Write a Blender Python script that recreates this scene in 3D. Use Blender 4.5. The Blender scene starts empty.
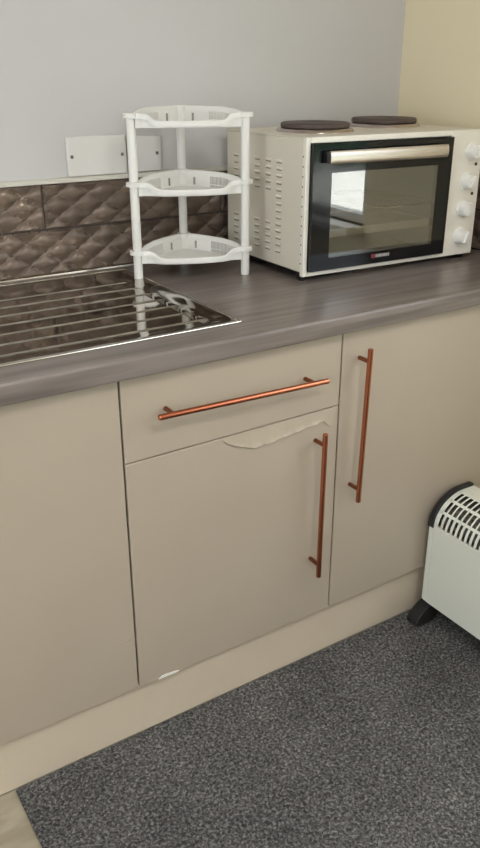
import bpy, bmesh, math, random
from mathutils import Vector, Matrix
random.seed(7)
S = bpy.context.scene
C = S.collection

# ------------------------------------------------------------------ camera
CAM = Vector((-0.54122, -1.25466, 1.37757)); YAW, PITCH, ROLL, FPX = 0.56922, 0.41909, -0.00139, 794.6
fw = Vector((math.sin(YAW)*math.cos(PITCH), math.cos(YAW)*math.cos(PITCH), -math.sin(PITCH)))
r0 = Vector((math.cos(YAW), -math.sin(YAW), 0)); u0 = r0.cross(fw)
rt = r0*math.cos(ROLL) + u0*math.sin(ROLL); up = -r0*math.sin(ROLL) + u0*math.cos(ROLL)
cd = bpy.data.cameras.new('camera'); cam = bpy.data.objects.new('camera', cd); C.objects.link(cam)
cd.sensor_fit = 'VERTICAL'; cd.sensor_height = 24.0; cd.lens = FPX/848*24.0; cd.clip_start = 0.02
M = Matrix((rt, up, -fw)).transposed().to_4x4(); M.translation = CAM
cam.matrix_world = M
S.camera = cam

# ------------------------------------------------------------------ daylight, added window lamps and exposure
LAMP_STRENGTH, E_FRONT, E_LEFT, E_SKY = 34.0, 2, 14, 5.2
wd = bpy.data.worlds.new('daylight'); S.world = wd; wd.use_nodes = True
bg = wd.node_tree.nodes['Background']; bg.inputs[0].default_value = (0.90, 0.93, 1.0, 1); bg.inputs[1].default_value = E_SKY
def daylight(name, loc, direction, sx, sy, energy, rgb):  # added area lamp standing in for daylight at a window
    l = bpy.data.lights.new(name, 'AREA'); l.shape = 'RECTANGLE'; l.size = sx; l.size_y = sy; l.energy = energy; l.color = rgb
    o = bpy.data.objects.new(name, l); C.objects.link(o); o.location = loc
    o.rotation_euler = Vector(direction).to_track_quat('-Z', 'Z').to_euler()
    return o
sl = bpy.data.lights.new('added_sun', 'SUN'); sl.energy = 13.0; sl.angle = math.radians(1.5); sl.color = (1.0, 0.97, 0.92)  # sun added to brighten the garden wall outside
so = bpy.data.objects.new('added_sun', sl); C.objects.link(so); so.rotation_euler = Vector((0.06, -0.75, -0.66)).to_track_quat('-Z', 'Z').to_euler()
daylight('added_lamp_front_window', (-1.3, -3.43, 1.55), (0, 1, 0), 1.2, 1.1, E_FRONT, (1.0, 0.98, 0.95))  # lamp added behind the invented front window to brighten the room
daylight('added_lamp_left_window', (-2.43, -1.3, 1.5), (1, 0, 0), 1.9, 1.4, E_LEFT, (1.0, 0.98, 0.95))  # soft fill added from the left, behind an invented window
S.view_settings.view_transform = 'Standard'; S.view_settings.look = 'None'
S.view_settings.exposure = -0.06; S.view_settings.gamma = 1.0; S.view_settings.use_curve_mapping = False

# ------------------------------------------------------------------ materials
def lin(c):
    return tuple(((v/255)/12.92 if v/255 <= 0.04045 else ((v/255+0.055)/1.055)**2.4) for v in c) + (1.0,)

def mat(name, rgb, rough=0.5, metal=0.0, vary=None, scale=(6, 6, 6), amount=0.5, bump=None, bump_scale=200, bump_d=0.001, coat=0.0, rough_vary=0.0, spec=0.5):
    """Principled material; vary = second colour mixed in by stretched noise; bump = strength of a noise bump"""
    m = bpy.data.materials.new(name); m.use_nodes = True
    nt = m.node_tree; N = nt.nodes; L = nt.links; b = N['Principled BSDF']
    b.inputs['Base Color'].default_value = lin(rgb); b.inputs['Roughness'].default_value = rough
    b.inputs['Metallic'].default_value = metal; b.inputs['Coat Weight'].default_value = coat
    b.inputs['Specular IOR Level'].default_value = spec
    tc = N.new('ShaderNodeTexCoord')
    if vary:
        mp = N.new('ShaderNodeMapping'); mp.inputs['Scale'].default_value = scale
        no = N.new('ShaderNodeTexNoise'); no.inputs['Scale'].default_value = 1.0; no.inputs['Detail'].default_value = 6
        ra = N.new('ShaderNodeMapRange'); ra.inputs[1].default_value = 0.35; ra.inputs[2].default_value = 0.65; ra.inputs[4].default_value = amount
        mx = N.new('ShaderNodeMix'); mx.data_type = 'RGBA'
        mx.inputs[6].default_value = lin(rgb); mx.inputs[7].default_value = lin(vary)
        L.new(tc.outputs['Object'], mp.inputs['Vector']); L.new(mp.outputs[0], no.inputs['Vector'])
        L.new(no.outputs['Fac'], ra.inputs[0]); L.new(ra.outputs[0], mx.inputs[0]); L.new(mx.outputs[2], b.inputs['Base Color'])
        if rough_vary:
            rr = N.new('ShaderNodeMapRange'); rr.inputs[1].default_value = 0.3; rr.inputs[2].default_value = 0.7
            rr.inputs[3].default_value = rough; rr.inputs[4].default_value = rough + rough_vary
            L.new(no.outputs['Fac'], rr.inputs[0]); L.new(rr.outputs[0], b.inputs['Roughness'])
    if bump:
        n2 = N.new('ShaderNodeTexNoise'); n2.inputs['Scale'].default_value = bump_scale; n2.inputs['Detail'].default_value = 3
        bp = N.new('ShaderNodeBump'); bp.inputs['Strength'].default_value = bump; bp.inputs['Distance'].default_value = bump_d
        L.new(tc.outputs['Object'], n2.inputs['Vector']); L.new(n2.outputs['Fac'], bp.inputs['Height']); L.new(bp.outputs[0], b.inputs['Normal'])
    return m

M_wall = mat('grey_paint', (203, 201, 199), 0.75, vary=(198, 196, 193), scale=(3, 3, 3), bump=0.15, bump_scale=90)
M_yel = mat('yellow_paint', (234, 221, 188), 0.75, vary=(230, 217, 184), scale=(3, 3, 3), bump=0.15, bump_scale=90)
M_white = mat('white_paint', (225, 222, 214), 0.6)
M_vinyl = mat('vinyl_floor', (176, 166, 146), 0.45, vary=(146, 136, 116), scale=(9, 30, 9), amount=0.8, bump=0.1, bump_scale=40)
M_door = mat('cappuccino_foil', (178, 165, 147), 0.38, vary=(174, 161, 143), scale=(5, 5, 5), amount=0.7, bump=0.03, bump_scale=60)
M_foil = mat('loose_foil', (178, 165, 147), 0.30, bump=0.3, bump_scale=70, bump_d=0.002)
M_carc = mat('carcass_board', (92, 82, 70), 0.7)
M_plinth = mat('plinth_board', (211, 196, 174), 0.42, vary=(207, 192, 170), scale=(6, 6, 6), amount=0.7)
M_chip = mat('chipped_edge', (240, 236, 226), 0.3, bump=0.3, bump_scale=150)
M_copper = mat('brushed_copper', (188, 114, 85), 0.25, metal=1.0)
M_copper_dull = mat('aged_copper', (140, 88, 62), 0.38, metal=1.0)
M_steel = mat('polished_steel', (192, 186, 178), 0.05, metal=1.0, vary=(166, 160, 152), scale=(14, 14, 14), amount=0.7, bump=0.03, bump_scale=14, bump_d=0.002, rough_vary=0.05)
M_steel_rim = mat('steel_rim', (215, 208, 198), 0.22, metal=1.0)
M_chrome = mat('chrome', (214, 206, 198), 0.16, metal=1.0)
M_brush = mat('brushed_steel', (214, 206, 198), 0.34, metal=1.0, vary=(186, 178, 170), scale=(3, 3, 220), amount=0.6)
M_tile = mat('bronze_glaze', (124, 108, 94), 0.27, metal=0.3, vary=(104, 90, 80), scale=(16, 16, 16), amount=0.8, rough_vary=0.15)
M_grout = mat('tile_grout', (66, 57, 51), 0.8)
M_seal = mat('sealant', (214, 210, 198), 0.45, bump=0.5, bump_scale=60, bump_d=0.003)
M_plastic = mat('white_plastic', (233, 231, 225), 0.35, spec=0.45)
M_plate = mat('plate_plastic', (226, 222, 217), 0.3)
M_cream = mat('cream_enamel', (222, 214, 198), 0.36, vary=(216, 208, 191), scale=(5, 5, 5))
M_creamface = mat('cream_face', (234, 229, 216), 0.3)
M_blackglass = mat('black_door_glass', (13, 14, 18), 0.08, spec=0.4)
M_cavity = mat('oven_lining', (176, 172, 156), 0.5, vary=(158, 154, 138), scale=(7, 7, 7))
M_tray = mat('oven_tray', (190, 180, 160), 0.4)
M_ring = mat('hotplate_chrome', (186, 172, 166), 0.2, metal=1.0)
M_iron = mat('hotplate_iron', (84, 70, 64), 0.55, vary=(72, 59, 54), scale=(60, 60, 60), bump=0.1, bump_scale=300)
M_slot = mat('slot_grey', (140, 138, 134), 0.6)
M_dark = mat('hole_shadow_and_lamp_brown', (60, 54, 46), 0.8)
M_slit = mat('louvre_gap', (128, 119, 104), 0.7)
M_black = mat('black_plastic', (30, 29, 30), 0.38)
M_rubber = mat('black_rubber', (22, 21, 21), 0.6)
M_heater = mat('heater_enamel', (222, 224, 212), 0.4)
M_mesh = mat('heater_inner', (128, 126, 120), 0.45, metal=0.4, vary=(26, 26, 26), scale=(120, 120, 120), amount=1.0)
M_red = mat('badge_red', (150, 40, 36), 0.4)
M_badge = mat('badge_silver', (170, 168, 166), 0.4)
M_screw = mat('screw_metal', (120, 112, 104), 0.4, metal=0.8)
M_hedge = mat('hedge_green', (70, 104, 74), 0.8, vary=(40, 66, 44), scale=(9, 9, 9), amount=1.0, bump=0.8, bump_scale=20, bump_d=0.05)
M_render = mat('white_render', (236, 236, 232), 0.8)
M_pave = mat('paving', (150, 146, 138), 0.85, vary=(130, 126, 118), scale=(3, 3, 3))

def worktop_mat():
    m = mat('woodgrain_laminate', (133, 123, 117), 0.30, vary=(106, 96, 90), scale=(3.0, 60, 60), amount=1.0, bump=0.06, bump_scale=180)
    return m
M_work = worktop_mat()

def carpet_mat():
    m = bpy.data.materials.new('carpet_cord'); m.use_nodes = True
    nt = m.node_tree; N = nt.nodes; L = nt.links; b = N['Principled BSDF']
    b.inputs['Roughness'].default_value = 0.95; b.inputs['Specular IOR Level'].default_value = 0.15
    tc = N.new('ShaderNodeTexCoord')
    a = N.new('ShaderNodeTexNoise'); a.inputs['Scale'].default_value = 165; a.inputs['Detail'].default_value = 3; a.inputs['Distortion'].default_value = 0.8
    c = N.new('ShaderNodeTexNoise'); c.inputs['Scale'].default_value = 5; c.inputs['Detail'].default_value = 4
    ra = N.new('ShaderNodeValToRGB'); e = ra.color_ramp.elements
    e[0].position = 0.36; e[0].color = lin((57, 57, 58)); e[1].position = 0.72; e[1].color = lin((147, 145, 142))
    k = e.new(0.52); k.color = lin((92, 91, 90))
    rb = N.new('ShaderNodeMapRange'); rb.inputs[1].default_value = 0.3; rb.inputs[2].default_value = 0.7; rb.inputs[3].default_value = 0.78; rb.inputs[4].default_value = 1.2
    mx = N.new('ShaderNodeMix'); mx.data_type = 'RGBA'; mx.blend_type = 'MULTIPLY'; mx.inputs[0].default_value = 1
    L.new(tc.outputs['Object'], a.inputs['Vector']); L.new(tc.outputs['Object'], c.inputs['Vector'])
    L.new(a.outputs['Fac'], ra.inputs[0]); L.new(c.outputs['Fac'], rb.inputs[0])
    L.new(ra.outputs[0], mx.inputs[6]); L.new(rb.outputs[0], mx.inputs[7]); L.new(mx.outputs[2], b.inputs['Base Color'])
    bp = N.new('ShaderNodeBump'); bp.inputs['Strength'].default_value = 0.8; bp.inputs['Distance'].default_value = 0.004
    L.new(a.outputs['Fac'], bp.inputs['Height']); L.new(bp.outputs[0], b.inputs['Normal'])
    return m
M_carpet = carpet_mat()

def glass_mat(name, tint, reflect):
    m = bpy.data.materials.new(name); m.use_nodes = True
    nt = m.node_tree; N = nt.nodes; L = nt.links
    N.remove(N['Principled BSDF']); out = N['Material Output']
    tr = N.new('ShaderNodeBsdfTransparent'); tr.inputs[0].default_value = tint
    gl = N.new('ShaderNodeBsdfGlossy'); gl.inputs['Roughness'].default_value = 0.02
    fr = N.new('ShaderNodeFresnel'); fr.inputs[0].default_value = reflect
    ge = N.new('ShaderNodeNewGeometry'); su = N.new('ShaderNodeMath'); su.operation = 'SUBTRACT'; su.inputs[0].default_value = 1.0
    mu = N.new('ShaderNodeMath'); mu.operation = 'MULTIPLY'     # only the outer face reflects, or the pane would mirror from within
    L.new(ge.outputs['Backfacing'], su.inputs[1]); L.new(su.outputs[0], mu.inputs[0]); L.new(fr.outputs[0], mu.inputs[1])
    mx = N.new('ShaderNodeMixShader'); L.new(mu.outputs[0], mx.inputs[0]); L.new(tr.outputs[0], mx.inputs[1]); L.new(gl.outputs[0], mx.inputs[2])
    L.new(mx.outputs[0], out.inputs[0]); return m
M_ovenglass = glass_mat('oven_window_glass', (0.72, 0.72, 0.69, 1), 2.9)
M_winglass = glass_mat('window_glass', (0.95, 0.97, 0.96, 1), 1.45)

def emit_mat(name, rgb, s):
    m = bpy.data.materials.new(name); m.use_nodes = True; b = m.node_tree.nodes['Principled BSDF']
    b.inputs['Base Color'].default_value = (0.9, 0.9, 0.9, 1)
    b.inputs['Emission Color'].default_value = rgb; b.inputs['Emission Strength'].default_value = s; return m
M_lamp = emit_mat('lamp_diffuser', (1.0, 0.96, 0.95, 1), LAMP_STRENGTH)

# ------------------------------------------------------------------ helpers
def obj(name, bm, m, parent=None, smooth=False, bevel=0.0, seg=2):
    bmesh.ops.recalc_face_normals(bm, faces=bm.faces)
    me = bpy.data.meshes.new(name); bm.to_mesh(me); bm.free()
    me.materials.append(m)
    o = bpy.data.objects.new(name, me); C.objects.link(o)
    if parent: o.parent = parent
    if smooth:
        for p in me.polygons: p.use_smooth = True
        md = o.modifiers.new('edges', 'EDGE_SPLIT'); md.split_angle = math.radians(38)
    if bevel:
        b = o.modifiers.new('bevel', 'BEVEL'); b.width = bevel; b.segments = seg; b.limit_method = 'ANGLE'; b.angle_limit = math.radians(40)
        for p in me.polygons: p.use_smooth = True
        md = o.modifiers.new('normals', 'WEIGHTED_NORMAL')
        if smooth: o.modifiers.remove(o.modifiers['edges'])
    return o

def thing(name, label, cat, loc=(0, 0, 0), rz=0.0, group=None):
    o = bpy.data.objects.new(name, None); C.objects.link(o)
    o.location = loc; o.rotation_euler = (0, 0, rz); o.empty_display_size = 0.05
    o['label'] = label; o['category'] = cat
    if group: o['group'] = group
    return o

def tag(o, label, cat, group=None):
    o['label'] = label; o['category'] = cat
    if group: o['group'] = group
    return o

def struct(name, bm, m, parent=None, **k):
    o = obj(name, bm, m, parent, **k)
    if not parent: o['kind'] = 'structure'
    return o

def box(bm, x0, x1, y0, y1, z0, z1):
    v = [bm.verts.new((x, y, z)) for x in (x0, x1) for y in (y0, y1) for z in (z0, z1)]
    for f in ((0, 1, 3, 2), (4, 6, 7, 5), (0, 4, 5, 1), (2, 3, 7, 6), (0, 2, 6, 4), (1, 5, 7, 3)):
        bm.faces.new([v[i] for i in f])
    return bm

def B(*a):
    bm = bmesh.new()
    for t in (a if isinstance(a[0], (tuple, list)) else [a]): box(bm, *t)
    return bm

def cyl(bm, p, q, r, r2=None, n=24):
    p, q = Vector(p), Vector(q); r2 = r if r2 is None else r2
    d = (q-p).normalized(); a = d.orthogonal().normalized(); b = d.cross(a)
    A = []; D = []
    for i in range(n):
        t = 2*math.pi*i/n; w = a*math.cos(t)+b*math.sin(t)
        A.append(bm.verts.new(p+w*r)); D.append(bm.verts.new(q+w*r2))
    for i in range(n):
        j = (i+1) % n; bm.faces.new((A[i], A[j], D[j], D[i]))
    bm.faces.new(A[::-1]); bm.faces.new(D)
    return bm

def lathe(bm, c, axis, prof, n=40):
    """prof = list of (radius, height along axis); closed at both ends"""
    c = Vector(c); d = Vector(axis).normalized(); a = d.orthogonal().normalized(); b = d.cross(a)
    rings = []
    for r, h in prof:
        if r < 1e-6: rings.append([bm.verts.new(c+d*h)])
        else: rings.append([bm.verts.new(c+d*h+(a*math.cos(2*math.pi*i/n)+b*math.sin(2*math.pi*i/n))*r) for i in range(n)])
    for R, Q in zip(rings, rings[1:]):
        for i in range(n):
            j = (i+1) % n
            if len(R) == 1 and len(Q) == 1: continue
            if len(R) == 1: bm.faces.new((R[0], Q[i], Q[j]))
            elif len(Q) == 1: bm.faces.new((R[i], R[j], Q[0]))
            else: bm.faces.new((R[i], R[j], Q[j], Q[i]))
    if len(rings[0]) > 1: bm.faces.new(rings[0][::-1])
    if len(rings[-1]) > 1: bm.faces.new(rings[-1])
    return bm

def tube(bm, pts, r, n=8):
    pts = [Vector(p) for p in pts]; prev = None
    ref = None
    for i, p in enumerate(pts):
        d = (pts[min(i+1, len(pts)-1)]-pts[max(i-1, 0)]).normalized()
        a = d.orthogonal().normalized() if ref is None else (ref-d*ref.dot(d)).normalized()
        ref = a; b = d.cross(a)
        ring = [bm.verts.new(p+(a*math.cos(2*math.pi*k/n)+b*math.sin(2*math.pi*k/n))*r) for k in range(n)]
        if prev:
            for k in range(n): bm.faces.new((prev[k], prev[(k+1) % n], ring[(k+1) % n], ring[k]))
        else: bm.faces.new(ring[::-1])
        prev = ring
    bm.faces.new(prev)
    return bm

def prism(bm, prof, axis, a0, a1):
    """closed profile of 2D points swept along axis ('x': points are (y,z); 'y': points are (x,z); 'z': points are (x,y))"""
    def P(t, p): return {'x': (t, p[0], p[1]), 'y': (p[0], t, p[1]), 'z': (p[0], p[1], t)}[axis]
    A = [bm.verts.new(P(a0, p)) for p in prof]; D = [bm.verts.new(P(a1, p)) for p in prof]
    n = len(prof)
    for i in range(n): bm.faces.new((A[i], A[(i+1) % n], D[(i+1) % n], D[i]))
    bm.faces.new(A[::-1]); bm.faces.new(D)
    return bm

# ------------------------------------------------------------------ measured sizes
W = 0.5236                 # width of one base unit
ZD, ZU = 0.15, 0.87        # door bottom, underside of worktop
ZT = 0.91                  # worktop
YW = 0.6577                # back wall
XR = 1.25                  # right wall
XL, YF, ZC = -2.3, -3.3, 2.4
ZDR = 0.6945               # gap between drawer and door
TT, TG, TB = 1.130, 1.0217, 0.9136   # tile rows

# ------------------------------------------------------------------ room
struct('floor', B(XL, XR, YF, YW, -0.05, -0.006), M_vinyl)
struct('ceiling', B(XL, XR, YF, YW, ZC, ZC+0.05), M_white)
struct('wall_back', B(XL-0.1, XR+0.1, YW, YW+0.1, -0.05, ZC+0.05), M_wall)
struct('wall_left', B((XL-0.1, XL, YF, -2.25, -0.05, ZC+0.05), (XL-0.1, XL, -0.35, YW, -0.05, ZC+0.05), (XL-0.1, XL, -2.25, -0.35, -0.05, 0.8), (XL-0.1, XL, -2.25, -0.35, 2.2, ZC+0.05)), M_wall)
w3 = struct('invented_window_3', B((XL-0.08, XL-0.03, -2.25, -0.35, 0.8, 0.85), (XL-0.08, XL-0.03, -2.25, -0.35, 2.15, 2.2), (XL-0.08, XL-0.03, -2.25, -2.2, 0.85, 2.15),
                          (XL-0.08, XL-0.03, -0.4, -0.35, 0.85, 2.15), (XL-0.08, XL-0.03, -1.325, -1.275, 0.85, 2.15)), M_white, bevel=0.004)  # unseen window, invented to let light in from the left
struct('wall_front', B((XL-0.1, -1.9, YF-0.1, YF, -0.05, ZC+0.05), (-0.7, XR+0.1, YF-0.1, YF, -0.05, ZC+0.05), (-1.9, -0.7, YF-0.1, YF, -0.05, 1.0), (-1.9, -0.7, YF-0.1, YF, 2.1, ZC+0.05)), M_wall)
w2 = struct('invented_window_2', B((-1.9, -0.7, YF-0.08, YF-0.03, 1.0, 1.05), (-1.9, -0.7, YF-0.08, YF-0.03, 2.05, 2.1), (-1.9, -1.85, YF-0.08, YF-0.03, 1.05, 2.05),
                          (-0.75, -0.7, YF-0.08, YF-0.03, 1.05, 2.05), (-1.325, -1.275, YF-0.08, YF-0.03, 1.05, 2.05)), M_white, bevel=0.004)  # window behind the camera, invented to supply soft light
WY0, WY1, WZ0, WZ1 = -2.05, -0.40, 0.89, 2.1       # window opening in the right wall
struct('wall_right', B((XR, XR+0.1, YF, WY0, -0.05, ZC+0.05), (XR, XR+0.1, WY1, YW, -0.05, ZC+0.05),
                       (XR, XR+0.1, WY0, WY1, -0.05, WZ0), (XR, XR+0.1, WY0, WY1, WZ1, ZC+0.05)), M_yel)
wf = struct('window_1', B((XR+0.03, XR+0.08, WY0, WY1, WZ0, WZ0+0.03), (XR+0.03, XR+0.08, WY0, WY1, WZ1-0.05, WZ1),
                          (XR+0.03, XR+0.08, WY0, WY0+0.05, WZ0+0.03, WZ1-0.05), (XR+0.03, XR+0.08, WY1-0.05, WY1, WZ0+0.03, WZ1-0.05),
                          (XR+0.03, XR+0.08, -1.26, -1.21, WZ0+0.03, WZ1-0.05)), M_white, bevel=0.004)
obj('window_sill', B(XR-0.07, XR+0.03, WY0-0.03, WY1+0.0, WZ0-0.028, WZ0), M_white, wf, bevel=0.004)
obj('pane', B(XR+0.05, XR+0.056, WY0+0.05, -1.26, WZ0+0.03, WZ1-0.05), M_winglass, wf)
obj('pane', B(XR+0.05, XR+0.056, -1.21, WY1-0.05, WZ0+0.03, WZ1-0.05), M_winglass, wf)
obj('pane', B(-1.85, -1.325, YF-0.058, YF-0.052, 1.05, 2.05), M_winglass, w2)
obj('pane', B(-1.275, -0.75, YF-0.058, YF-0.052, 1.05, 2.05), M_winglass, w2)
obj('pane', B(XL-0.058, XL-0.052, -2.2, -1.325, 0.85, 2.15), M_winglass, w3)
obj('pane', B(XL-0.058, XL-0.052, -1.275, -0.4, 0.85, 2.15), M_winglass, w3)
# outside the window: ground, with wall and hedge invented for the oven reflection
struct('ground', B(XR+0.1, 9, -9, 4, -0.2, -0.1), M_pave)
gw = bmesh.new(); box(gw, 1.5, 8.5, -4.1, -4.0, -0.1, 0.60)
for i in range(12): box(gw, 1.7+i*0.6, 1.78+i*0.6, -4.12, -3.95, -0.1, 0.66)
tag(obj('invented_garden_wall', gw, M_render), 'low white rendered garden wall invented outside the window for the oven glass reflection', 'garden wall')
hb = bmesh.new()
bmesh.ops.create_grid(hb, x_segments=90, y_segments=16, size=1.0)
for v in hb.verts:
    x, y = v.co.x, v.co.y
    t = (y+1)/2*math.pi
    v.co = Vector((5+3.5*x, -4.7+0.45*math.cos(t)+random.uniform(-.05, .05), -0.1+1.75*math.sin(t)**0.6+random.uniform(-.06, .06)))
tag(obj('hedge', hb, M_hedge), 'clipped green hedge invented behind the white garden wall for the oven glass reflection', 'hedge')

# carpet laid up to the plinth
cp = bmesh.new(); prism(cp, [(-0.286, -0.006), (XR-0.002, -0.006), (XR-0.002, 0.0), (-0.283, 0.0), (-0.286, -0.002)], 'y', YF+0.01, 0.019)
tag(obj('carpet', cp, M_carpet), 'dark grey flecked carpet laid on the floor up to the plinth', 'carpet')

# ceiling lamp out of view, assumed from the handle shadows to light the room
cl = thing('assumed_ceiling_lamp', 'round white flush ceiling lamp assumed out of view above the kitchen floor', 'lamp', (0.1, -1.5, ZC))
obj('base', lathe(bmesh.new(), (0, 0, 0), (0, 0, -1), [(0.25, 0.0), (0.25, 0.03), (0.235, 0.035)]), M_white, cl, smooth=True)
obj('lamp_shade', lathe(bmesh.new(), (0, 0, -0.035), (0, 0, -1), [(0.232, 0), (0.21, 0.03), (0.12, 0.05), (0, 0.056)]), M_lamp, cl, smooth=True)

# ------------------------------------------------------------------ splashback tiles
def relief(s, t):
    """cushions on a wide diamond lattice, leaning a little to and fro so that the creases pinch where four of them meet"""
    u = s/0.084+t/0.0542; v = s/0.084-t/0.0542
    iu, iv = math.floor(u), math.floor(v)
    a = 2*(u-iu)-1; b = 2*(v-iv)-1
    lean = (a-b)*0.10+((a+b)*0.16 if iu % 2 else -(a+b)*0.16)
    return 0.0125*((1-a*a)*(1-b*b))**0.75*(0.75+lean)

def tile_sheet(parent, length, put, seams):
    bm = bmesh.new(); step = 0.005; n = int(length/step)
    rows = [(TB, TG-0.0012, seams[0]), (TG+0.0012, TT, seams[1])]
    for z0, z1, sm in rows:
        cuts = [0.0]+sm+[length]
        for c0, c1 in zip(cuts, cuts[1:]):
            c0 += 0.001; c1 -= 0.001
            nx = max(2, int((c1-c0)/step)); nz = 24
            g = [[None]*(nz+1) for _ in range(nx+1)]
            for i in range(nx+1):
                for k in range(nz+1):
                    s = c0+(c1-c0)*i/nx; z = z0+(z1-z0)*k/nz
                    e = min(1, min(s-c0, c1-s, z-z0, z1-z)/0.0025)
                    g[i][k] = bm.verts.new(put(s, z, 0.004+0.0*e+relief(s, z-TB)*max(0, e)))
            for i in range(nx):
                for k in range(nz): bm.faces.new((g[i][k], g[i+1][k], g[i+1][k+1], g[i][k+1]))
    return obj('tile_panel', bm, M_tile, parent)

X0T = -1.15
sb = thing('tile_splashback', 'brown relief tiled splashback along the grey wall behind the drainer', 'splashback', (0, 0, 0))
tile_sheet(sb, XR-0.012-X0T, lambda s, z, h: (X0T+s, YW-h, z), ([0.518, 1.018, 1.518, 2.018], [0.268, 0.768, 1.268, 1.768, 2.268]))
obj('grout', B(X0T, XR-0.001, YW-0.0045, YW-0.0003, TB-0.003, TT), M_grout, sb)
tb = bmesh.new()
prism(tb, [(YW-0.0003, TT), (YW-0.014, TT), (YW-0.0145, TT+0.005), (YW-0.009, TT+0.0095), (YW-0.0003, TT+0.011)], 'x', X0T, XR-0.001)
obj('sealant_bead', tb, M_seal, sb)
tb = bmesh.new()
prism(tb, [(YW-0.006, ZT+0.0005), (YW-0.016, ZT+0.0005), (YW-0.015, ZT+0.004), (YW-0.006, ZT+0.008)], 'x', X0T, XR-0.001)
obj('base_trim', tb, M_steel_rim, sb)
sr = thing('tile_splashback', 'brown relief tiled splashback on the yellow wall right of the oven', 'splashback', (0, 0, 0))
tile_sheet(sr, YW-0.016, lambda s, z, h: (XR-h, s, z), ([0.14], [0.39]))
obj('grout', B(XR-0.0045, XR-0.0003, 0.0, YW-0.013, TB-0.003, TT), M_grout, sr)
tb = bmesh.new()
prism(tb, [(XR-0.0003, TT), (XR-0.014, TT), (XR-0.0145, TT+0.005), (XR-0.009, TT+0.0095), (XR-0.0003, TT+0.011)], 'y', 0.0, YW-0.015)
obj('sealant_bead', tb, M_seal, sr)

# blank plates on the wall
def plate(x0, x1, label, screws, z0=1.1415, z1=1.233):
    t = thing('blanking_plate', label, 'wall plate', ((x0+x1)/2, YW, (z0+z1)/2))
    cx, cz = (x0+x1)/2, (z0+z1)/2
    obj('plate', B(x0-cx, x1-cx, -0.009, -0.0003, z0-cz, z1-cz), M_plate, t, bevel=0.003)
    for sx in screws:
        s = obj('screw', lathe(bmesh.new(), (sx-cx, -0.009, 0.0), (0, -1, 0), [(0.0042, 0), (0.0042, 0.0006), (0.003, 0.0012)], 16), M_screw, t)
plate(0.187, 0.343, 'wide white double blanking plate on grey wall above the tiles', (0.199, 0.331))
plate(0.3475, 0.440, 'square white single blanking plate behind the white rack post', (0.359, 0.4275), 1.1425, 1.2285)

# ------------------------------------------------------------------ base units
def handle(parent, p, q, posts, axis):
    """bar handle 12 mm thick from p to q with two posts back to the door at y=0"""
    bm = bmesh.new(); d = (Vector(q)-Vector(p)).normalized()*0.0008
    L = (Vector(q)-Vector(p)).length
    lathe(bm, p, Vector(q)-Vector(p), [(0.0048, 0), (0.0060, 0.0012), (0.0060, L-0.0012), (0.0048, L)], 24)
    h = obj('handle', bm, M_copper, parent, smooth=True)
    for s in posts:
        obj('post', cyl(bmesh.new(), (s[0], -0.0002, s[1]), (s[0], p[1]+0.004, s[1]), 0.0048, n=18), M_copper_dull, h, smooth=True)
    return h

def unit(name, label, x0, x1, xend):
    t = thing(name, label, 'cabinet', (0, 0, 0))
    obj('body', B((x0+0.001, x0+0.018, 0.019, YW-0.03, ZD, ZU-0.001), (x1-0.018, x1-0.001, 0.019, YW-0.03, ZD, ZU-0.001),
                  (x0+0.018, x1-0.018, 0.019, YW-0.03, ZD, ZD+0.018), (x0+0.018, x1-0.018, YW-0.04, YW-0.03, ZD+0.018, ZU-0.001),
                  (x0+0.018, x1-0.018, 0.019, 0.10, ZU-0.02, ZU-0.001)), M_carc, t)
    return t
G = 0.002
# left
u = unit('base_cabinet', 'beige base cabinet under the drainer, left of the drawer unit, plain door', -W, 0.0, 0)
dr = obj('door', B(-W+G, -G, 0.0, 0.018, ZD, ZU-0.003), M_door, u, bevel=0.0016)
handle(dr, (-W+0.05, -0.035, 0.45), (-W+0.05, -0.035, 0.825), ((-W+0.05, 0.485), (-W+0.05, 0.795)), 'z')
sc = bmesh.new()
tube(sc, [(-0.038, -0.0002, 0.287), (-0.030, -0.0004, 0.2835), (-0.024, -0.0004, 0.284), (-0.017, -0.0002, 0.281), (-0.012, -0.0002, 0.287)], 0.0009, 6)
obj('scuff', sc, M_foil, dr)
# middle: drawer over door
u = unit('base_cabinet', 'beige base cabinet with a drawer above a door, middle of the three', 0.0, W, 0)
obj('rail', B(0.018, W-0.018, 0.019, 0.08, ZDR-0.02, ZDR+0.02), M_carc, u)
dw = bmesh.new(); box(dw, G, W-G, 0.0, 0.018, ZDR+G*0.6, ZU-0.003)
for v in dw.verts:                                  # drawer front hangs a little out of level
    if v.co.z < 0.75: v.co.z += -0.0035+0.006*(v.co.x/W)
dw = obj('drawer', dw, M_door, u, bevel=0.0016)
handle(dw, (0.0605, -0.035, 0.7885), (0.4605, -0.035, 0.7785), ((0.0925, 0.7875), (0.4255, 0.7795)), 'x')
dm = bmesh.new(); box(dm, G, W-G, 0.0, 0.018, ZD, ZDR-G*0.6)
for v in dm.verts:
    if v.co.z > 0.5: v.co.z += -0.0035+0.006*(v.co.x/W)
dm = obj('door', dm, M_door, u, bevel=0.0016)
handle(dm, (0.4583, -0.035, 0.2845), (0.4597, -0.035, 0.6555), ((0.4584, 0.3175), (0.4596, 0.627)), 'z')
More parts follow.
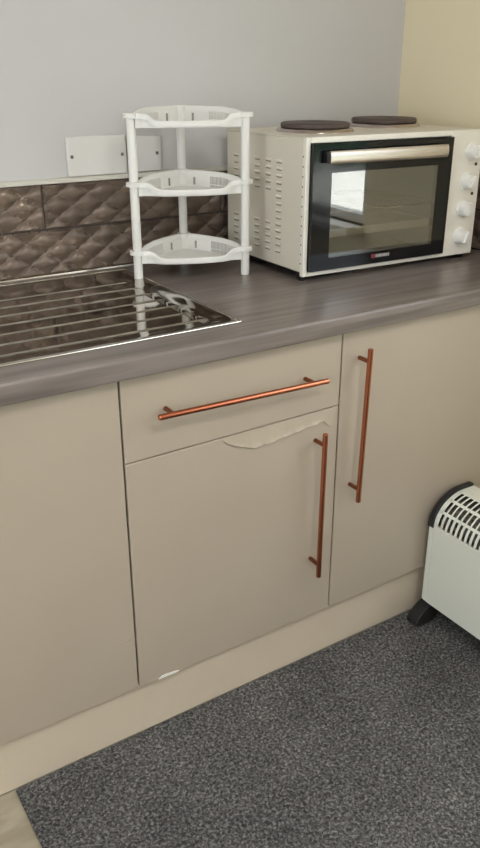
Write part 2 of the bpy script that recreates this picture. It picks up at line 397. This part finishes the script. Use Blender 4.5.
# peeling foil along the top of the door
prof = [(0.219, 0.687), (0.228, 0.680), (0.240, 0.673), (0.2615, 0.664), (0.28, 0.657), (0.299, 0.653), (0.318, 0.654), (0.3504, 0.657), (0.38, 0.660), (0.4166, 0.664), (0.45, 0.668), (0.478, 0.670), (0.49, 0.660), (0.500, 0.652), (0.507, 0.664), (0.512, 0.686)]
fb = bmesh.new(); nz = 8; F = []; Bk = []
def interp(x):
    for (a, za), (b, zb) in zip(prof, prof[1:]):
        if a <= x <= b: return za+(zb-za)*(x-a)/(b-a)
    return prof[-1][1]
nx = 60
for i in range(nx+1):
    x = 0.219+(0.512-0.219)*i/nx; zb = interp(x)+0.0010*math.sin(i*1.9)
    zt = ZDR-0.0035-0.0018+0.006*(x/W)
    e = math.sin(math.pi*i/nx)**0.5
    cf, cb = [], []
    for k in range(nz+1):
        t = k/nz; z = zt+(zb-zt)*t
        lift = 0.0006+e*(0.0034*t**1.6+0.0010*math.sin(i*0.55)*t)
        if t > 0.8: lift += e*0.0024*(t-0.8)/0.2*(0.6+0.4*math.sin(i*0.8+1))
        cf.append(fb.verts.new((x, -lift-0.0007, z))); cb.append(fb.verts.new((x, -lift, z)))
    F.append(cf); Bk.append(cb)
for i in range(nx):
    for k in range(nz):
        fb.faces.new((F[i][k], F[i+1][k], F[i+1][k+1], F[i][k+1])); fb.faces.new((Bk[i][k], Bk[i][k+1], Bk[i+1][k+1], Bk[i+1][k]))
    fb.faces.new((F[i][nz], F[i+1][nz], Bk[i+1][nz], Bk[i][nz])); fb.faces.new((F[i][0], Bk[i][0], Bk[i+1][0], F[i+1][0]))
pf = obj('peeling_foil', fb, M_foil, dm, smooth=True); pf['label'] = 'loose torn strip of foil peeling off the door top'
# chip at the bottom edge of the door
ch = bmesh.new()
top = [(0.048, 0.1512), (0.056, 0.1545), (0.066, 0.1555), (0.076, 0.1540), (0.088, 0.1530), (0.097, 0.1508)]
prism(ch, [(x, z) for x, z in top]+[(0.097, 0.1478), (0.048, 0.1478)], 'y', -0.0012, 0.006)
c = obj('chipped_edge', ch, M_chip, dm); c['label'] = 'bright white chip at the bottom edge'
# right
u = unit('base_cabinet', 'beige tall-door base cabinet below the oven, beside the white heater', W, XR-0.002, 0)
dr = obj('door', B(W+G, 1.13, 0.0, 0.018, ZD, ZU-0.003), M_door, u, bevel=0.0016)
handle(dr, (0.5667, -0.035, 0.4535), (0.5742, -0.035, 0.8284), ((0.5675, 0.486), (0.5735, 0.799)), 'z')
obj('filler_panel', B(1.134, XR-0.002, 0.0, 0.018, ZD, ZU-0.003), M_door, u, bevel=0.0016)
# unit out of frame to the left, carrying the sink bowl
u = unit('base_cabinet', 'beige base cabinet below the sink bowl at the far left', -1.13, -W, 0)
dr = obj('door', B(-1.13+G, -W-G, 0.0, 0.018, ZD, ZU-0.003), M_door, u, bevel=0.0016)
handle(dr, (-W-0.05, -0.035, 0.45), (-W-0.05, -0.035, 0.825), ((-W-0.05, 0.485), (-W-0.05, 0.795)), 'z')

# plinth
tag(obj('plinth', B(-1.13, XR-0.002, 0.0212, 0.0372, 0.0, ZD-0.001), M_plinth, bevel=0.001), 'long beige plinth board under the cabinet doors, standing on the floor', 'plinth')

# worktop: rounded front strip plus slabs around the sink cut-out
wt = bmesh.new(); pr = []
r = 0.007
for i in range(7):
    a = math.pi/2+math.pi/2*i/6; pr.append((-0.025+r+r*math.cos(a), ZT-r+r*math.sin(a)))
for i in range(5):
    a = math.pi+math.pi/2*i/4; pr.append((-0.025+0.004+0.004*math.cos(a), ZU+0.004+0.004*math.sin(a)))
pr += [(0.12, ZU), (0.12, ZT)]
prism(wt, pr, 'x', -1.14, XR-0.001)
box(wt, -0.56, XR-0.001, 0.12, YW-0.001, ZU, ZT)
box(wt, -1.14, -0.94, 0.12, YW-0.001, ZU, ZT)
box(wt, -0.94, -0.56, 0.53, YW-0.001, ZU, ZT)
tag(obj('worktop', wt, M_work, smooth=True), 'grey-brown woodgrain laminate worktop with rounded front edge on the cabinets', 'worktop')

# ------------------------------------------------------------------ sink and drainer
sk = thing('kitchen_sink', 'polished steel sink drainer with raised ridges let into the worktop', 'sink', (0, 0, ZT))
X1, X0, Y0, Y1 = 0.302, -1.0, 0.055, 0.605
bm = bmesh.new()
# drainer plate as a thin sheet: raised rim, sloping step, flat field with raised ribs
RB = [0.109+0.0615*i for i in range(7)]
ys = [Y0, Y0+0.002, Y0+0.005, Y0+0.010, Y0+0.016, Y0+0.024]
for yb in RB: ys += [yb-0.0040, yb-0.0025, yb-0.0009, yb+0.0009, yb+0.0025, yb+0.0040]
ys += [0.545, 0.572, 0.582, 0.594, 0.602, Y1]
ys = sorted(set(round(y, 5) for y in ys))
xs = [-0.52, -0.4, -0.2, 0.0, 0.12, 0.2, 0.225, 0.238, 0.246, 0.252, 0.262, 0.270, 0.278, 0.284, 0.294, 0.299, X1]
def dz(x, y):
    e = min(y-Y0, Y1-y, X1-x)
    if e <= 0.0005: return 0.0003
    if e < 0.004: return 0.0026
    if e < 0.018: return 0.0032
    field = 0.0012 if e > 0.024 else 0.0022
    for yb in RB:
        if abs(y-yb) < 0.0038 and x < 0.250:
            k = 1 if x < 0.24 else 0.5
            field += k*(0.0022 if abs(y-yb) < 0.0015 else 0.0012)
    return field
g = [[bm.verts.new((x, y, dz(x, y))) for y in ys] for x in xs]
for i in range(len(xs)-1):
    for k in range(len(ys)-1): bm.faces.new((g[i][k], g[i+1][k], g[i+1][k+1], g[i][k+1]))
obj('drainer', bm, M_steel, sk, smooth=True)
# bright rolled edge
bm = bmesh.new()
tube(bm, [(X0, Y0, 0.0018), (X1-0.006, Y0, 0.0018), (X1-0.0015, Y0+0.0015, 0.0018), (X1, Y0+0.006, 0.0018), (X1, Y1-0.006, 0.0018), (X1-0.0015, Y1-0.0015, 0.0018), (X1-0.006, Y1, 0.0018), (X0, Y1, 0.0018)], 0.0017, 8)
obj('rolled_edge', bm, M_steel_rim, sk, smooth=True)
# bowl
bm = bmesh.new()
def loop(x0, x1, y0, y1, z, rad, n=6):
    o = []
    for cx, cy, a0 in ((x1-rad, y1-rad, 0), (x0+rad, y1-rad, 90), (x0+rad, y0+rad, 180), (x1-rad, y0+rad, 270)):
        for i in range(n+1):
            a = math.radians(a0+90*i/n); o.append((cx+rad*math.cos(a), cy+rad*math.sin(a), z))
    return [bm.verts.new(v) for v in o]
Ls = [loop(X0, -0.52, Y0, Y1, 0.0012, 0.004), loop(-0.93, -0.57, 0.13, 0.52, 0.0012, 0.05), loop(-0.925, -0.575, 0.135, 0.515, -0.006, 0.05), loop(-0.91, -0.59, 0.15, 0.50, -0.15, 0.05), loop(-0.88, -0.62, 0.18, 0.47, -0.165, 0.04)]
for A, D in zip(Ls, Ls[1:]):
    for i in range(len(A)): bm.faces.new((A[i], A[(i+1) % len(A)], D[(i+1) % len(A)], D[i]))
bm.faces.new(Ls[-1])
obj('bowl', bm, M_steel, sk, smooth=True)

# ------------------------------------------------------------------ white corner rack
FL = Vector((0.2875, 0.499)); FR = Vector((0.534, 0.4015)); mid = (FL+FR)/2
ax = (FR-FL); half = ax.length/2; rzr = math.atan2(ax.y, ax.x)
BY = 0.155
rk = thing('corner_rack', 'white plastic three-tier corner rack standing on the worktop', 'rack', (mid.x, mid.y, ZT), rzr)
TZ = [0.070, 0.229, 0.379]
posts = [(-half, 0), (half, 0), (0, BY)]
for px, py in posts:
    prof = [(0.0102, 0.0), (0.0108, 0.002), (0.0106, TZ[2]-0.003), (0.0098, TZ[2]-0.0006), (0, TZ[2]-0.0004)]
    obj('post', lathe(bmesh.new(), (px, py, 0), (0, 0, 1), prof, 24), M_plastic, rk, smooth=True)

def tray(z, k):
    h = half
    # centre line of the rim, going round: front (S curves and belly), right side, back, left side
    pts = []
    front = [(-h+0.006, -0.010, 0.0), (-h+0.024, -0.013, 0.0), (-h+0.036, -0.016, -0.002), (-h+0.045, -0.021, -0.008), (-h+0.053, -0.026, -0.0140), (-h+0.066, -0.031, -0.0155), (-h+0.088, -0.035, -0.0155), (-0.02, -0.038, -0.0155)]
    pts += front+[(-x, y, zz) for x, y, zz in front[::-1]]
    side = []
    for i in range(1, 9):
        t = i/9; x = h-0.010+(0.020-h+0.010)*t; y = 0.010+(BY-0.018-0.010)*t
        side.append((x, y+0.006*math.sin(math.pi*t), 0.004+0.006*min(1, t*3)))
    pts += side+[(0.010, BY-0.010, 0.010), (-0.010, BY-0.010, 0.010)]+[(-x, y, zz) for x, y, zz in side[::-1]]
    n = len(pts); ctr = Vector((0, 0.035))
    def off(i, d):                       # offset inward by d
        a = Vector(pts[i-1][:2]); b = Vector(pts[(i+1) % n][:2]); t = (b-a).normalized(); nrm = Vector((-t.y, t.x))
        return Vector(pts[i][:2])+nrm*d
    nf = 16                               # first nf points are the front run
    bm = bmesh.new()
    # rim band: 7 mm wide, 11 mm deep
    R = []
    for i in range(n):
        zz = z+pts[i][2]; o = off(i, -0.0035); q = off(i, 0.0035)
        dep = 0.012
        R.append([bm.verts.new((o.x, o.y, zz-dep)), bm.verts.new((o.x, o.y, zz-0.002)), bm.verts.new((off(i, -0.0015).x, off(i, -0.0015).y, zz)), bm.verts.new((off(i, .0015).x, off(i, .0015).y, zz)), bm.verts.new((q.x, q.y, zz-0.002)), bm.verts.new((q.x, q.y, zz-dep))])
    for i in range(n):
        A, D = R[i], R[(i+1) % n]
        for k2 in range(6): bm.faces.new((A[k2], A[(k2+1) % 6], D[(k2+1) % 6], D[k2]))
    # collars round the posts
    for (px, py) in posts:
        zz = z+(0.010 if py > 0 else 0.0)
        N = 24; ri, ro = 0.0108, 0.0185
        if py > 0: ro = 0.0175
        rr = []
        for i in range(N):
            a = 2*math.pi*i/N; cx, sx = math.cos(a), math.sin(a)
            rr.append([bm.verts.new((px+ro*cx, py+ro*sx, zz-0.010)), bm.verts.new((px+ro*cx, py+ro*sx, zz-0.0015)), bm.verts.new((px+(ro-.0015)*cx, py+(ro-.0015)*sx, zz)), bm.verts.new((px+ri*cx, py+ri*sx, zz)), bm.verts.new((px+ri*cx, py+ri*sx, zz-0.010))])
        for i in range(N):
            A, D = rr[i], rr[(i+1) % N]
            for k2 in range(5): bm.faces.new((A[k2], A[(k2+1) % 5], D[(k2+1) % 5], D[k2]))
    t = obj('tray', bm, M_plastic, rk, smooth=True)
    # floor of the tray
    bm = bmesh.new(); zf = z-0.029
    a_, b_ = [], []
    for i in range(n):
        p = off(i, 0.006)
        a_.append(bm.verts.new((p.x, p.y, zf))); b_.append(bm.verts.new((p.x, p.y, zf-0.002)))
    bm.faces.new(a_); bm.faces.new(b_[::-1])
    for i in range(n): bm.faces.new((a_[i], b_[i], b_[(i+1) % n], a_[(i+1) % n]))
    obj('tray_floor', bm, M_plastic, t)
    # basket wall: solid panels, with upright slats along part of each side
    bm = bmesh.new()
    def panel(p, q, zt0, zt1, th=0.0022):
        d = (q-p); nr = Vector((-d.y, d.x)).normalized()*th
        v = []
        for w, zt in ((p, zt0), (q, zt1)):
            for o2 in (Vector((0, 0)), nr):
                v.append(bm.verts.new((w.x+o2.x, w.y+o2.y, zf-0.002))); v.append(bm.verts.new((w.x+o2.x, w.y+o2.y, zt)))
        for f in ((0, 1, 3, 2), (4, 6, 7, 5), (0, 4, 5, 1), (2, 3, 7, 6), (0, 2, 6, 4), (1, 5, 7, 3)): bm.faces.new([v[j] for j in f])
    for i in range(n):
        j = (i+1) % n; p = off(i, 0.0035); q = off(j, 0.0035); za, zb = z+pts[i][2]-0.012, z+pts[j][2]-0.012
        onside = (nf-1 <= i < nf+4) or (i >= n-5)
        if not onside: panel(p, q, za, zb); continue
        m = max(2, int((q-p).length/0.0042))
        for s in range(m):
            t0, t1 = s/m, (s+0.34)/m
            panel(p.lerp(q, t0), p.lerp(q, t1), za+(zb-za)*t0, za+(zb-za)*t1)
        for f0 in (0.5,):
            zl = zf+(z-0.012-zf)*f0
            a2, b2 = p, q
            d = (b2-a2); nr = Vector((-d.y, d.x)).normalized()*0.0018
            vv = [bm.verts.new((w.x+o2.x, w.y+o2.y, zz)) for w in (a2, b2) for o2 in (Vector((0, 0)), nr) for zz in (zl-0.001, zl+0.001)]
            for f in ((0, 1, 3, 2), (4, 6, 7, 5), (0, 4, 5, 1), (2, 3, 7, 6), (0, 2, 6, 4), (1, 5, 7, 3)): bm.faces.new([vv[j2] for j2 in f])
    obj('basket_wall', bm, M_plastic, t)
    # two dark clip slots beside the rear post
    for sx in (-1, 1):
        p = off(nf+7 if sx > 0 else nf+11, 0.0066)
        obj('clip_slot', B(p.x-0.0025, p.x+0.0025, p.y-0.0012, p.y+0.0012, z-0.024, z-0.006), M_slot, t)
for k, z in enumerate(TZ): tray(z, k)

# ------------------------------------------------------------------ tabletop oven with two hotplates
ROT = -0.0362
OW, OD, OH, ZF = 0.554, 0.353, 0.3137, 0.0146
ov = thing('tabletop_oven', 'cream tabletop oven with two hotplates on top and four knobs', 'oven', (0.6017, 0.2593, ZT), ROT)
z0, z1 = ZF, ZF+OH
CW = 0.441                                        # right end of the cooking cavity
zs = z0+0.007
bm = B((0, 0.012, 0.006, OD, zs, z1-0.004), (OW-0.012, OW, 0.006, OD, zs, z1-0.004), (0.012, OW-0.012, OD-0.012, OD, zs, z1-0.004), (0.012, OW-0.012, 0.006, OD-0.012, zs, z0+0.012))
obj('body', bm, M_cream, ov, bevel=0.002)
obj('base_pan', B(0.008, OW-0.008, 0.010, OD-0.008, z0, zs), M_black, ov)
obj('top_panel', B(-0.0015, OW+0.0015, 0.004, OD+0.0015, z1-0.0045, z1), M_cream, ov, bevel=0.002)
# front frame: cream surround left, below, above and the control panel on the right
bm = B((-0.001, 0.0115, -0.008, 0.0058, z0-0.002, z1+0.001), (0.0115, CW+0.001, -0.008, 0.0058, z0-0.002, z0+0.0095), (0.0115, CW+0.001, -0.008, 0.0058, z1-0.0125, z1+0.001))
obj('front_frame', bm, M_creamface, ov, bevel=0.002)
cpn = obj('control_panel', B(CW+0.001, OW+0.001, -0.008, 0.0058, z0-0.002, z1+0.001), M_creamface, ov, bevel=0.002)
# holes down the frame edge: raised discs coloured dark for the shade inside
bm = bmesh.new()
for i in range(12):
    zz = 0.044+(0.288-0.044)*i/11
    lathe(bm, (-0.0008, 0.0020, zz), (-1, 0, 0), [(0.0019, 0), (0.0019, 0.0006)], 10)
obj('edge_holes', bm, M_dark, ov)
# louvred vents in the left side
bm = bmesh.new(); bm2 = bmesh.new()
def louvre(y, zz, l):
    v = [bm.verts.new(c) for c in ((0, y-l/2, zz-0.003), (0, y+l/2, zz-0.003), (0, y+l/2, zz+0.003), (0, y-l/2, zz+0.003), (-0.0026, y-l/2+0.004, zz-0.001), (-0.0026, y+l/2-0.004, zz-0.001))]
    bm.faces.new((v[0], v[4], v[5], v[1])); bm.faces.new((v[4], v[3], v[2], v[5])); bm.faces.new((v[0], v[3], v[4])); bm.faces.new((v[1], v[5], v[2]))
    box(bm2, -0.0008, 0.0004, y-l/2+0.002, y+l/2-0.002, zz-0.0052, zz-0.0032)
for i in range(14):
    zz = 0.058+(0.270-0.058)*i/13
    for y in (0.102, 0.150, 0.2015, 0.255, 0.305):
        if y > 0.12 and 4 < i < 9: continue
        louvre(y, zz, 0.026)
obj('side_vents', bm, M_cream, ov); obj('vent_slots', bm2, M_slit, ov)
# cooking cavity
bm = B((0.014, 0.018, 0.008, 0.32, z0+0.014, z1-0.008), (CW-0.006, CW-0.002, 0.008, 0.32, z0+0.014, z1-0.008), (0.018, CW-0.006, 0.316, 0.32, z0+0.014, z1-0.008),
       (0.018, CW-0.006, 0.008, 0.316, z0+0.014, z0+0.018), (0.018, CW-0.006, 0.008, 0.316, z1-0.012, z1-0.008))
obj('cavity', bm, M_cavity, ov)
bm = bmesh.new(); zr = 0.150
for yy in (0.03, 0.30): tube(bm, [(0.022, yy, zr), (CW-0.010, yy, zr)], 0.003, 8)
for i in range(19): tube(bm, [(0.03+i*0.022, 0.03, zr+0.003), (0.03+i*0.022, 0.30, zr+0.003)], 0.0014, 6)
obj('wire_rack', bm, M_chrome, ov, smooth=True)
obj('baking_tray', B((0.03, 0.41, 0.03, 0.30, 0.092, 0.095), (0.022, 0.42, 0.024, 0.030, 0.092, 0.112), (0.022, 0.42, 0.30, 0.306, 0.092, 0.112), (0.022, 0.030, 0.03, 0.30, 0.095, 0.112), (0.41, 0.42, 0.03, 0.30, 0.095, 0.112)), M_tray, ov, bevel=0.002)
# door
dx0, dx1, dz0, dz1 = 0.0125, CW-0.0005, z0+0.0105, z1-0.0135
gx0, gx1, gz0, gz1 = 0.066, 0.395, 0.0545, 0.2505
yf, yb_ = -0.019, -0.0065
od = obj('door', B((dx0, gx0, yf, yb_, dz0, dz1), (gx1, dx1, yf, yb_, dz0, dz1), (gx0, gx1, yf, yb_, dz0, gz0), (gx0, gx1, yf, yb_, gz1, dz1)), M_blackglass, ov, bevel=0.0)
obj('window_pane', B(gx0, gx1, yf+0.0005, yf+0.0035, gz0, gz1), M_ovenglass, od)
# handle bar: a bowed steel strip
bm = bmesh.new(); hz0, hz1 = 0.271, 0.3005
pr = []
for i in range(7):
    a = -math.pi/2+math.pi*i/6
    pr.append((yf-0.020-0.004*math.cos(a), (hz0+hz1)/2+(hz1-hz0)/2*math.sin(a)))
pr += [(yf-0.015, hz1), (yf-0.015, hz0)]
prism(bm, pr, 'x', 0.044, CW-0.038)
hd = obj('handle', bm, M_brush, od, smooth=True)
obj('bracket', B((0.050, 0.060, yf-0.017, yf+0.0005, hz0+0.003, hz1-0.003)), M_brush, hd)
obj('bracket', B((CW-0.054, CW-0.044, yf-0.017, yf+0.0005, hz0+0.003, hz1-0.003)), M_brush, hd)
# badge under the window
bd = obj('badge', B(0.196, 0.256, yf-0.0012, yf-0.0001, 0.0385, 0.0495), M_black, od)
obj('emblem', lathe(bmesh.new(), (0.203, yf-0.0012, 0.044), (0, -1, 0), [(0.0052, 0), (0.0052, 0.0006)], 16), M_red, bd)
bm = bmesh.new()
for i, w in enumerate((0.0042, 0.005, 0.005, 0.0042, 0.0056, 0.005, 0.0042, 0.0042)):
    box(bm, 0.2105+i*0.0056, 0.2105+i*0.0056+w, yf-0.0017, yf-0.0012, 0.0405, 0.0475)
obj('lettering', bm, M_badge, bd)
# knobs and lamps
for i, (kx, kz) in enumerate(((0.516, 0.276), (0.507, 0.2027), (0.5055, 0.1345), (0.505, 0.0625))):
    kb = obj('knob', lathe(bmesh.new(), (kx, -0.008, kz), (0, -1, 0), [(0.0225, 0.0), (0.0225, 0.003), (0.0195, 0.005), (0.0178, 0.022), (0.0165, 0.024), (0, 0.0245)], 40), M_plastic, cpn, smooth=True)
    a = (0.2, 0.5, 0.0, 0.35)[i]
    d = Vector((math.sin(a), 0, math.cos(a)))*0.015
    q = Vector((math.cos(a), 0, -math.sin(a)))*0.0035
    bm = bmesh.new(); c0 = Vector((kx, -0.0322, kz))
    v = [bm.verts.new(c0+s1*d+s2*q+Vector((0, yy, 0))) for yy in (0, -0.006) for s1, s2 in ((-1, -1), (1, -1), (1, 1), (-1, 1))]
    for f in ((0, 1, 2, 3), (7, 6, 5, 4), (0, 4, 5, 1), (1, 5, 6, 2), (2, 6, 7, 3), (3, 7, 4, 0)): bm.faces.new([v[j] for j in f])
    obj('grip', bm, M_plastic, kb, bevel=0.001)
for kx, kz in ((0.536, 0.2445), (0.5335, 0.1705)):
    obj('indicator_lamp', lathe(bmesh.new(), (kx, -0.008, kz), (0, -1, 0), [(0.0042, 0), (0.0042, 0.0015), (0.002, 0.0026), (0, 0.003)], 16), M_dark, cpn, smooth=True)
# hotplates
for cx, cy, rr in ((0.150, 0.172, 0.088), (0.428, 0.240, 0.090)):
    hp = obj('hotplate', lathe(bmesh.new(), (cx, cy, z1+0.009), (0, 0, 1), [(rr-0.006, 0), (rr-0.002, 0.002), (rr-0.002, 0.009), (rr-0.006, 0.012), (0.03, 0.012), (0.026, 0.0105), (0, 0.0105)], 56), M_iron, ov, smooth=True)
    obj('hotplate_ring', lathe(bmesh.new(), (cx, cy, z1), (0, 0, 1), [(rr+0.009, 0), (rr+0.008, 0.003), (rr+0.003, 0.0075), (rr-0.002, 0.0088), (rr-0.012, 0.0088)], 56), M_ring, hp, smooth=True)
for x, y in ((0.013, 0.016), (OW-0.02, 0.016), (0.02, OD-0.03), (OW-0.025, OD-0.03)):
    obj('foot', lathe(bmesh.new(), (x, y, 0), (0, 0, 1), [(0.009, 0), (0.011, 0.003), (0.012, ZF)], 20), M_rubber, ov, smooth=True)
bm = bmesh.new(); tube(bm, [(0.148, -0.009, 0.0085), (0.19, -0.010, 0.0095), (0.25, -0.0100, 0.0112), (0.33, -0.0095, 0.0128)], 0.0013, 6)
obj('loose_trim', bm, M_chrome, ov, smooth=True)
bm = bmesh.new()
pts = [(OW, 0.27, 0.06), (OW+0.012, 0.27, 0.05), (OW+0.03, 0.25, 0.015), (OW+0.035, 0.2, 0.0045), (OW+0.03, 0.12, 0.0045), (OW+0.045, 0.06, 0.0045), (OW+0.07, 0.09, 0.0045), (OW+0.072, 0.20, 0.0045), (OW+0.062, 0.32, 0.0045)]
sm = []
for i in range(len(pts)-1):
    P = [Vector(pts[max(0, min(len(pts)-1, i+k))]) for k in (-1, 0, 1, 2)]
    for s in range(8):
        t = s/8; sm.append(0.5*((2*P[1])+(P[2]-P[0])*t+(2*P[0]-5*P[1]+4*P[2]-P[3])*t*t+(3*P[1]-P[0]-3*P[2]+P[3])*t**3))
sm.append(Vector(pts[-1]))
obj('power_cord', tube(bm, sm, 0.004, 8), M_black, ov, smooth=True)

# ------------------------------------------------------------------ convector heater
HX, HY1, HY0 = 0.834, -0.0345, -0.635
ht = thing('convector_heater', 'white convector heater with black end cap standing on carpet by the cabinets', 'heater', (HX, HY1, 0))
HL = HY1-HY0
zb, zp, zt, DX = 0.063, 0.297, 0.380, 0.135
def arc(k, n, r=0.0):                              # quarter ellipse from the front panel to the crown, then level
    a = math.pi/2*k/n
    return (0.095-(0.095+r)*math.cos(a), zp+(zt-zp+r)*math.sin(a))
obj('front_panel', B(0.0, 0.004, -HL, 0, zb, zp), M_heater, ht, bevel=0.0012)
obj('back_panel', B((DX-0.004, DX, -HL, 0, zb, zt-0.004)), M_heater, ht, bevel=0.0012)
obj('base_panel', B((0.004, DX-0.004, -HL+0.002, -0.002, zb+0.002, zb+0.005)), M_black, ht)
# grille: long bars and cross ribs that follow the curve
bm = bmesh.new(); NA = 18
def bar(a0, a1, y0, y1, r0=0.0, th=0.0022):
    k0 = 0
    for s in range(a0, a1):
        (xa, za), (xb, zb2) = arc(s, NA, r0), arc(s+1, NA, r0); (xc, zc), (xd, zd2) = arc(s, NA, r0-th), arc(s+1, NA, r0-th)
        v = [bm.verts.new(c) for c in ((xa, y0, za), (xa, y1, za), (xb, y1, zb2), (xb, y0, zb2), (xc, y0, zc), (xc, y1, zc), (xd, y1, zd2), (xd, y0, zd2))]
        for f in ((0, 1, 2, 3), (7, 6, 5, 4), (0, 4, 5, 1), (1, 5, 6, 2), (2, 6, 7, 3), (3, 7, 4, 0)): bm.faces.new([v[j] for j in f])
for a0, a1 in ((0, 1), (6, 7), (11, 12), (16, 18)): bar(a0, a1, -HL, 0)
box(bm, 0.095, DX, -HL, 0, zt-0.0022, zt)
bar(1, 17, -0.012, 0); bar(1, 17, -HL, -HL+0.012)
pit = 0.0158; nrib = int((HL-0.02)/pit)
for i in range(1, nrib+1):
    y = -0.008-i*pit
    bar(1, 6, y-0.0042, y+0.0026); bar(7, 11, y-0.0018, y+0.0018); bar(12, 16, y-0.0018, y+0.0018)
obj('top_grille', bm, M_heater, ht)
bm = bmesh.new()
pr = [arc(k, NA, -0.018) for k in range(NA+1)]+[(DX-0.006, zt-0.018), (DX-0.006, zt-0.022)]+[arc(k, NA, -0.022) for k in range(NA, -1, -1)]
prism(bm, pr, 'y', -HL+0.004, -0.004)
obj('inner_guard', bm, M_mesh, ht)
for y0, y1 in ((0.0005, 0.0165), (-HL-0.0165, -HL-0.0005)):
    bm = bmesh.new()
    pr = [(0.0008, zp-0.004)]+[arc(k, NA, 0.006) for k in range(0, NA+1)]+[(DX, zt+0.006), (DX, zp-0.004)]
    prism(bm, pr, 'y', y0, y1)
    obj('end_cap', bm, M_black, ht, smooth=True, bevel=0.002)
    obj('side_panel', B(0.0006, DX-0.0005, y0+0.0004, y1-0.0004, zb, zp-0.0045), M_heater, ht, bevel=0.002)
for y0, y1 in ((-0.016, 0.022), (-HL-0.022, -HL+0.016)):
    bm = bmesh.new()
    prism(bm, [(-0.030, 0.0005), (-0.041, 0.006), (-0.042, 0.016), (-0.036, 0.028), (-0.022, 0.043), (0.002, 0.057), (0.022, zb+0.001), (DX-0.022, zb+0.001), (DX-0.01, 0.046), (DX+0.022, 0.016), (DX+0.024, 0.006), (DX+0.018, 0.0005), (DX-0.01, 0.0005), (DX-0.035, 0.03), (0.045, 0.03), (0.018, 0.0005)], 'y', y0, y1)
    obj('foot', bm, M_rubber, ht, bevel=0.003)
